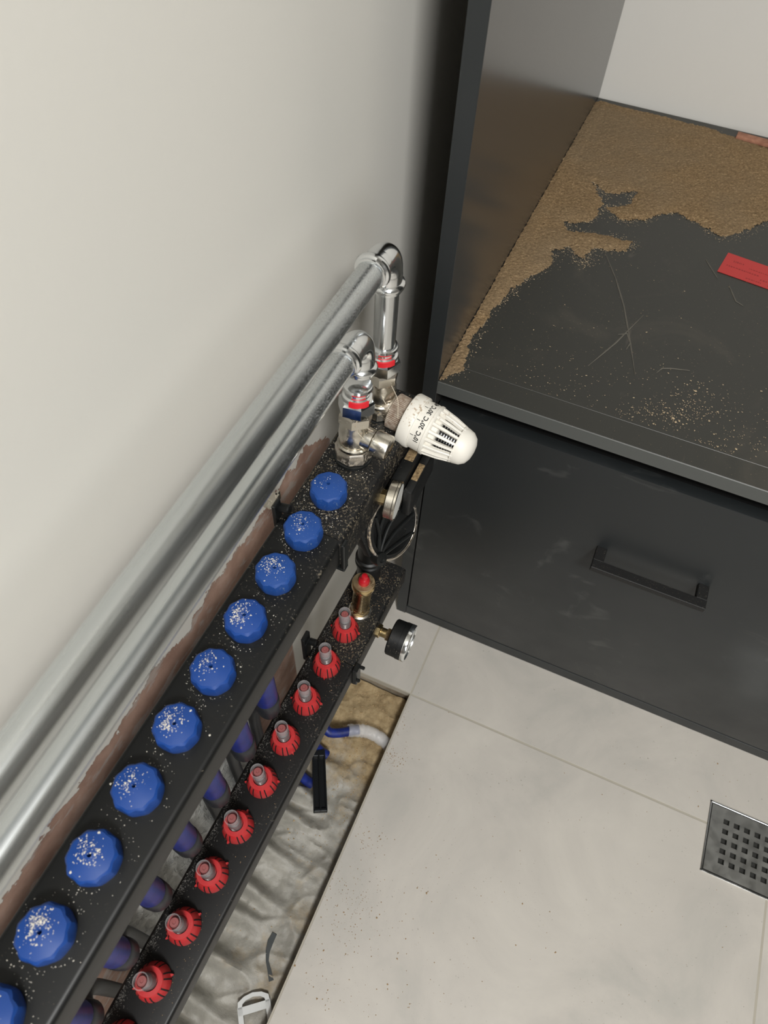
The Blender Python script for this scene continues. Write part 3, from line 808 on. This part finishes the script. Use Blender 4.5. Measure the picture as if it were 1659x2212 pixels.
def ringtext(txt, r, x_c, ang, size, name='dial_number'):
    cu = bpy.data.curves.new('t', 'FONT'); cu.body = txt; cu.size = size; cu.align_x = 'CENTER'; cu.align_y = 'CENTER'; cu.offset = size * .028
    to = bpy.data.objects.new('t', cu); SC.collection.objects.link(to); C.view_layer.update()
    dg = C.evaluated_depsgraph_get()
    me = bpy.data.meshes.new_from_object(to.evaluated_get(dg)); bpy.data.objects.remove(to)
    bm_ = bmesh.new(); bm_.from_mesh(me); bmesh.ops.subdivide_edges(bm_, edges=bm_.edges, cuts=1)
    # u runs round the ring, v (letter tops) towards the collar
    for v in bm_.verts:
        a = ang - v.co.x / r
        v.co = Vector((x_c - v.co.y, r * math.cos(a), r * math.sin(a)))
    bm_.to_mesh(me); bm_.free(); me.name = name
    me.materials.clear(); me.materials.append(M_ink)
    o = bpy.data.objects.new(name, me); SC.collection.objects.link(o); o.parent = hd
    return o
# angle measured in the local YZ plane, 0 = +y, 90 = up; the camera looks from -y, above
for txt, dg_ in (('10°C', 160), ('20°C', 124), ('30°C', 88), ('40°C', 52)):
    ringtext(txt, .0264, S0 + .0225, R(dg_), .0066)
def ticks(b):
    for dg_ in (160, 124, 88, 52):
        a = R(dg_ - 1); m = Matrix.Rotation(a - PI / 2, 4, 'X')
        b.box((S0 + .0145, -.0003, .0262), (S0 + .0182, .0003, .0264), 0, 1, m)
one('dial_ticks', M_ink, ticks, hd, 0)
m_ = Matrix.Rotation(R(98) - PI / 2, 4, 'X')
def pointer(b):
    vs = [b.bm.verts.new(m_ @ Vector(q)) for q in ((S0 + .0125, -.0042, .0275), (S0 + .0125, .0042, .0275), (S0 + .0175, 0, .0268), (S0 + .0125, -.0042, .0255), (S0 + .0125, .0042, .0255), (S0 + .0175, 0, .0255))]
    for q in ((0, 1, 2), (0, 2, 5, 3), (2, 1, 4, 5), (0, 3, 4, 1), (3, 5, 4)): b.bm.faces.new([vs[i] for i in q])
one('pointer', M_thermo, pointer, hd, 0)

# sealing fibres round the valves
def strands(b):
    random.seed(21)
    for pa in ([(.085, .047, .668), (.095, .040, .660), (.098, .035, .650), (.099, .034, .640)], [(.076, -.012, .668), (.088, -.004, .655), (.092, .002, .650)], [(.079, -.018, .662), (.086, -.013, .650), (.100, -.004, .647)], [(.083, .030, .665), (.092, .028, .655)]):
        b.tube(path(pa, 6), .00028, 5)
tag(one('sealing_thread', mat('hemp_thread', srgb(205, 195, 175), 0.7), strands, smooth=0), 'thin pale sealing threads hanging between the two valves', 'thread', kind='stuff')

# ------------------------------------------------------------------ temperature gauge on the upper end block
tg = tag(empty('temperature_gauge', (.104, -.0165, .575)), 'chrome rimmed round thermometer screwed into the upper manifold end', 'gauge')
tg.rotation_euler = (0, 0, R(6))
one('brass_nut', M_brass, lambda b: b.rev([(.0075, -.002), (.0086, .0), (.0086, .0075), (.0075, .0085)], 6, (0, 0, 0), XA, poly=6, phase=.3), tg)
one('case', M_nickel, lambda b: b.rev([(.0060, .008), (.0180, .0085), (.0208, .0100), (.0208, .0170), (.0214, .0178), (.0214, .0200), (.0200, .0208), (.0190, .0200)], 48, (0, 0, 0), XA), tg)
one('dial', M_dial, lambda b: b.rev([(.0188, .0196), (.0188, .0202)], 40, (0, 0, 0), XA), tg)

# ------------------------------------------------------------------ pump group between the rails
pm = tag(empty('circulation_pump', (.102, .002, .500), (0, R(-26), R(-16))), 'black circulation pump with ribbed housing wedged between manifold ends and cabinet', 'pump')
def volute(b):
    b.rev([(.026, -.014), (.036, -.010), (.0385, 0), (.0385, .014), (.036, .018), (.032, .0185), (.030, .012), (.010, .010)], 48, (0, 0, 0), XA)
one('housing', M_blk, volute, pm)
def spokes(b):
    hub = Vector((.017, -.034, -.018))
    for (ty, tz, bend) in ((-.018, .030, -.004), (.012, .032, .008), (.030, .016, .008), (.033, -.006, .005), (.022, -.026, .000)):
        e = Vector((.019, ty, tz)); mid = (hub + e) / 2; n = Vector((0, -(e - hub).z, (e - hub).y)).normalized()
        b.tube(path([hub, mid + n * bend, e], 8), .0020, 8)
    b.rev([(.0075, -.006), (.0085, 0), (.0080, .0055), (.004, .006), (.003, .004)], 24, hub, XA)
one('spiral_ribs', M_blkclean, spokes, pm)
one('rim', M_nickeld, lambda b: b.rev([(.0384, .0150), (.0392, .0160), (.0390, .0184), (.0368, .0190)], 48, (0, 0, 0), XA, cap=False), pm)
one('motor_plate', M_blk, lambda b: b.box((.004, -.042, -.012), (.014, -.032, .034), .0015, 2), pm)
ou = one('outlet_union', M_blk, lambda b: b.rev([(.0150, .3575), (.0155, .360), (.0155, .388), (.0175, .390), (.0180, .395), (.0160, .397), (.0175, .399), (.0175, .404), (.0150, .406), (.0140, .430), (.0130, .480)], 32, (.084, .012, 0)), pm)
C.view_layer.update(); ou.matrix_parent_inverse = pm.matrix_world.inverted()
# dust pockets in the top bracket
mb = tag(empty('pump_bracket', (.118, .024, .553)), 'black pump mounting bracket with two sawdust filled pockets beside the cabinet', 'bracket')
def mbk(b):
    b.box((-.011, -.030, -.012), (.004, .048, .030), .003, 2); b.box((.005, -.024, -.020), (.015, .048, .022), .003, 2)
one('body', M_blk, mbk, mb)
one('pocket', M_grime, lambda b: b.box((-.0085, .012, .0290), (.0015, .034, .0306), .0007, 2), mb, label=None) if False else one('pocket', M_grime, lambda b: b.box((-.0085, .010, .0290), (.0015, .032, .0306), .0007, 2), mb)
one('pocket', M_grime, lambda b: b.box((.0065, -.006, .0210), (.0135, .018, .0226), .0007, 2), mb)

# ------------------------------------------------------------------ air vent
av = tag(empty('air_vent', (.0955, -.0405, .357)), 'brass air vent with red cap on the lower manifold end', 'air vent')
av.rotation_euler = (R(-1), R(3), 0)
one('base_ring', M_nickel, lambda b: b.rev([(.0130, -.001), (.0145, .0008), (.0145, .0035), (.0125, .0050)], 36), av)
one('hex_nut', M_brass, lambda b: b.rev([(.0112, .004), (.0124, .0055), (.0124, .0130), (.0112, .0142)], 6, poly=6, phase=.2), av)
one('body', M_brass, lambda b: b.rev([(.0108, .013), (.0112, .0145), (.0112, .0560), (.0136, .0620), (.0141, .0640), (.0141, .0715), (.0132, .0728)], 40), av)
one('top_disc', M_brassd, lambda b: b.rev([(.0134, .0727), (.0128, .0737), (.0085, .0739), (.0080, .0733)], 40), av)
one('red_cap', M_redcap, lambda b: b.rev([(.0068, .0731), (.0069, .0775), (.0062, .0808), (.0042, .0830), (.0040, .0862), (.0034, .0880), (.0016, .0886), (.0002, .0887)], 32), av)

# ------------------------------------------------------------------ pressure gauge
pg = tag(empty('pressure_gauge', (.1215, -.0460, .335)), 'black pressure gauge with chrome bezel on a brass fitting above floor tile', 'gauge')
one('brass_fitting', M_brass, lambda b: (b.rev([(.0088, .0), (.0092, .001), (.0092, .0060), (.0082, .0070)], 6, (0, 0, 0), XA, poly=6, phase=.1), b.rev([(.0062, .006), (.0062, .0150)], 24, (0, 0, 0), XA)), pg)
one('square_boss', M_brassd, lambda b: b.rev([(.0074, .0145), (.0080, .0150), (.0080, .0220)], 4, (0, 0, 0), XA, poly=4, phase=.5), pg)
one('case', M_blk, lambda b: b.rev([(.0060, .0205), (.0225, .0215), (.0238, .0230), (.0240, .0360), (.0228, .0370)], 56, (0, 0, 0), XA), pg)
one('bezel', M_chrome, lambda b: b.rev([(.0236, .0415), (.0247, .0420), (.0247, .0465), (.0240, .0478), (.0215, .0478), (.0212, .0460)], 56, (0, 0, 0), XA, cap=False), pg)
one('bezel_ring', M_blk, lambda b: b.rev([(.0230, .0350), (.0246, .0356), (.0246, .0418), (.0236, .0420)], 56, (0, 0, 0), XA), pg)
one('dial', M_dial, lambda b: b.rev([(.0213, .0450), (.0213, .0455)], 40, (0, 0, 0), XA), pg)

# ------------------------------------------------------------------ floor drain
dr_ = tag(empty('floor_drain', (.6690, .0590, 0)), 'square perforated stainless floor drain set in the tiles', 'drain')
DW, DL = .110, .110
HP, HM, HS = .0135, .0235, .0072
NX, NY = 5, 5
def plate(b):
    xs = [0.004]; ys = [0.004]
    for i in range(NX): xs += [HM + i * .0158, HM + i * .0158 + .0088]
    for i in range(NY): ys += [HM - .003 + i * .0152, HM - .003 + i * .0152 + .0078]
    xs.append(DW - .004); ys.append(DL - .004)
    z1 = .0006; z0 = -.0028
    V = {}
    def v(i, k, z):
        if (i, k, z) not in V: V[i, k, z] = b.bm.verts.new((xs[i], -ys[k], z))
        return V[i, k, z]
    hole = lambda i, k: i % 2 == 1 and k % 2 == 1 and i < len(xs) - 2 + 0 and k < len(ys) - 2 + 0
    for i in range(len(xs) - 1):
        for k in range(len(ys) - 1):
            if hole(i, k):
                c4 = [(i, k), (i + 1, k), (i + 1, k + 1), (i, k + 1)]
                for q in range(4):
                    p_, r_ = c4[q], c4[(q + 1) % 4]
                    b.bm.faces.new((v(*p_, z1), v(*r_, z1), v(*r_, z0), v(*p_, z0)))
            else:
                b.bm.faces.new((v(i, k, z1), v(i + 1, k, z1), v(i + 1, k + 1, z1), v(i, k + 1, z1)))
one('grate', M_steel, plate, dr_, 0)
def frame(b):
    for lo, hi in (((0, -DL, -.003), (.0028, 0, .0016)), ((DW - .0028, -DL, -.003), (DW, 0, .0016)), ((0, -.0028, -.003), (DW, 0, .0016)), ((0, -DL, -.003), (DW, -DL + .0028, .0016))):
        b.box(lo, hi, .0005, 1)
one('frame', M_steel_edge, frame, dr_)
one('well', mat('drain_well', srgb(34, 34, 31), 0.6), lambda b: b.box((.003, -DL + .003, -.0135), (DW - .003, -.003, -.0045)), dr_)

# ------------------------------------------------------------------ small debris in the slot
def channel(b):
    L = .098 
    b.box((-.0105, -L / 2, 0), (.0105, L / 2, .0018), .0005, 1)
    for x in (-.0105, -.0012, .0081): b.box((x, -L / 2, .001), (x + .0024, L / 2, .0085), .0006, 1)
    b.box((-.0105, -L / 2, .001), (.0105, -L / 2 + .004, .0085), .0006, 1)
    b.box((-.0105, L / 2 - .010, .001), (.0105, L / 2, .0080), .0006, 1)
tag(one('cable_channel', M_blkclean, channel, smooth=30, loc=(.0915, -.1730, .0075), rot=(R(-9), R(6), R(28))), 'short black plastic twin channel lying on the sheeting in the slot', 'plastic strip')
def strip(b):
    pts = [cam_ray(q, z=-.026) for q in ((593, 2016), (584, 2034), (578, 2056), (577, 2076), (582, 2098), (586, 2119))]
    ws = [.0036, .0042, .0028, .0020, .0026, .0034]; prev = None
    for i, p in enumerate(pts):
        d = (pts[min(i + 1, 5)] - pts[max(i - 1, 0)]).normalized(); n = Vector((-d.y, d.x, 0)) * ws[i]
        z = max(sheet_h(p.x, p.y), sheet_h(p.x + .003, p.y), sheet_h(p.x - .003, p.y)) + .0006
        cur = [b.bm.verts.new((p.x - n.x, p.y - n.y, z)), b.bm.verts.new((p.x + n.x, p.y + n.y, z)), b.bm.verts.new((p.x + n.x, p.y + n.y, z + .0015)), b.bm.verts.new((p.x - n.x, p.y - n.y, z + .0015))]
        if prev:
            for u in range(4): b.bm.faces.new((prev[u], cur[u], cur[(u + 1) % 4], prev[(u + 1) % 4]))
        else: b.bm.faces.new(cur)
        prev = cur
    b.bm.faces.new(prev)
tag(one('rubber_strip', mat('dark_grey_rubber', srgb(58, 62, 62), 0.6), strip, smooth=50), 'dark grey curved rubber strip lying on the grey sheeting', 'rubber strip')
# white tile levelling clip frame
def clip(b):
    W_, L_ = .0190, .050; t_ = .0042
    def seg(a, c_, w=t_, h=.0028):
        a = Vector(a); c_ = Vector(c_); d = (c_ - a).normalized(); n = Vector((-d.y, d.x, 0)) * w / 2
        b.prism([((a - n).x, (a - n).y), ((a + n).x, (a + n).y), ((c_ + n).x, (c_ + n).y), ((c_ - n).x, (c_ - n).y)], 0, h)
    outer = [(-W_ - .003, -.002), (-W_ - .002, .006), (-.012, .0110), (0, .0130), (.012, .0110), (W_ + .002, .006), (W_ + .003, -.002)]
    inner = [(-.0165, -.002), (-.0150, .0030), (-.010, .0062), (0, .0080), (.010, .0062), (.0150, .0030), (.0165, -.002)]
    for q in range(6): b.prism([outer[q], outer[q + 1], inner[q + 1], inner[q]], 0, .0028)
    seg((-W_, .0, 0), (-W_, -L_, 0), .0068); seg((W_, .0, 0), (W_, -L_, 0), .0068)
    seg((-W_ - .003, -.005, 0), (W_ + .003, -.005, 0), .0095)
cp = cam_ray((548, 2168), z=-.022)
tag(one('plastic_clip', M_grey_plastic, clip, smooth=30, loc=(cp.x, cp.y, -.0245), rot=(R(-3), 0, R(38))), 'white slotted plastic clip frame lying at the slot corner of tiles', 'plastic clip')

# ------------------------------------------------------------------ chips on caps and rails
def local_chips(name, m, label, root, fn, smin, smax):
    b = MB(); pts = fn(); chips(b, [root.matrix_world @ Vector(p) for p in pts], smin, smax)
    tag(b.build(name, m, None, 0), label, 'debris', kind='stuff')
C.view_layer.update()
def cap_pts():
    random.seed(31); out = []
    dens = [24, 110, 190, 280, 130, 280, 150, 220, 320, 60]
    for k in range(10):
        cxo, cyo = random.uniform(-.004, .002), random.uniform(-.002, .004)
        for i in range(dens[k]):
            if random.random() < .6: x, y = cxo + random.gauss(0, .0034), cyo + random.gauss(0, .0034)
            else: x, y = random.gauss(-.005, .006), random.gauss(.002, .007)
            r = math.hypot(x, y)
            if r > .0150 or r < .0016: continue
            z = .0202 - (max(0, r - .006)) * .26 if r < .0152 else .0166
            out.append((x, y - .05 * k, z))
    return out
local_chips('plaster_chips', M_chip, 'pale plaster chips clustered on top of the blue caps', up, cap_pts, .00022, .00075)
def rail_pts():
    random.seed(32); out = []
    for k in range(10):
        for i in range(95 if k in (0, 1, 3, 4, 8) else 55):
            a = random.uniform(0, 6.28) if random.random() < .5 else random.choice((R(75), R(255), R(180))) + random.gauss(0, .4)
            r = .0185 + abs(random.gauss(0, .0045))
            x, y = r * math.cos(a), r * math.sin(a) - .05 * k
            if -.029 < x < .028: out.append((x, y, .0))
    for i in range(900):
        x, y = random.uniform(-.029, .029), random.uniform(-.036, .13)
        if noise.noise(Vector((x * 60, y * 60, 0))) > -.05: out.append((x, y, 0.0))
    return out
local_chips('plaster_chips', M_chip, 'fine pale plaster chips scattered on the upper black rail between caps', up, rail_pts, .00015, .00055)
def rail2_pts():
    random.seed(33); out = []
    for i in range(130): out.append((random.uniform(.012, .026), random.uniform(-.50, .0), 0))
    for i in range(700):
        x, y = random.uniform(-.025, .027), random.uniform(-.05, .10)
        if noise.noise(Vector((x * 50, y * 50, 3))) > -.05: out.append((x, y, 0.0))
    return out
local_chips('dust_crumbs', M_crumb, 'brown dust crumbs scattered over the lower black rail end', lowr, rail2_pts, .0002, .0006)
def edge_pts():
    random.seed(36); out = []
    for k in range(11):
        for i in range(260): out.append((-.0240 + abs(random.gauss(0, .0045)), .024 - .05 * k + random.gauss(0, .012), 0))
    return out
local_chips('grey_dust', mat('grey_drilling_dust', srgb(88, 86, 82), 0.95), 'dark grey dust piled along the wall side of the lower black rail', lowr, edge_pts, .0002, .0007)
def floorcr(b):
    random.seed(34); pts = []
    for cx, cy, s, n in ((860, 1560, 18, 60), (850, 1640, 16, 110), (800, 1810, 20, 60), (760, 1900, 30, 60), (770, 1950, 30, 70), (830, 2060, 60, 50), (740, 2000, 30, 70), (900, 1990, 120, 50), (700, 2120, 40, 50)):
        for i in range(n):
            p = cam_ray((random.gauss(cx, s), random.gauss(cy, s)), z=0)
            if p.x > XT + .002 or p.y > YT: pts.append((p.x, p.y, 0))
    for i in range(160):
        p = cam_ray((random.uniform(650, 1650), random.uniform(1500, 2212)), z=0)
        if p.x > XT + .002 and p.y < .15: pts.append((p.x, p.y, 0))
    chips(b, pts, .0003, .0011)
tag(one('floor_crumbs', M_crumb, floorcr, smooth=0), 'sparse brown crumbs sprinkled on the pale tiles beside the slot', 'debris', kind='stuff')
def slotcr(b):
    random.seed(35); pts = []
    for i in range(900):
        x = random.uniform(.07, XT - .004); y = YT - .004 - abs(random.gauss(0, .13))
        if y < -.5: continue
        pts.append((x, y, sheet_h(x, y)))
    chips(b, pts, .0004, .0014, .8)
tag(one('slot_crumbs', mat('tan_crumbs', srgb(172, 148, 110), 0.95), slotcr, smooth=0), 'tan mortar crumbs lying on the sheeting at the far slot end', 'debris', kind='stuff')
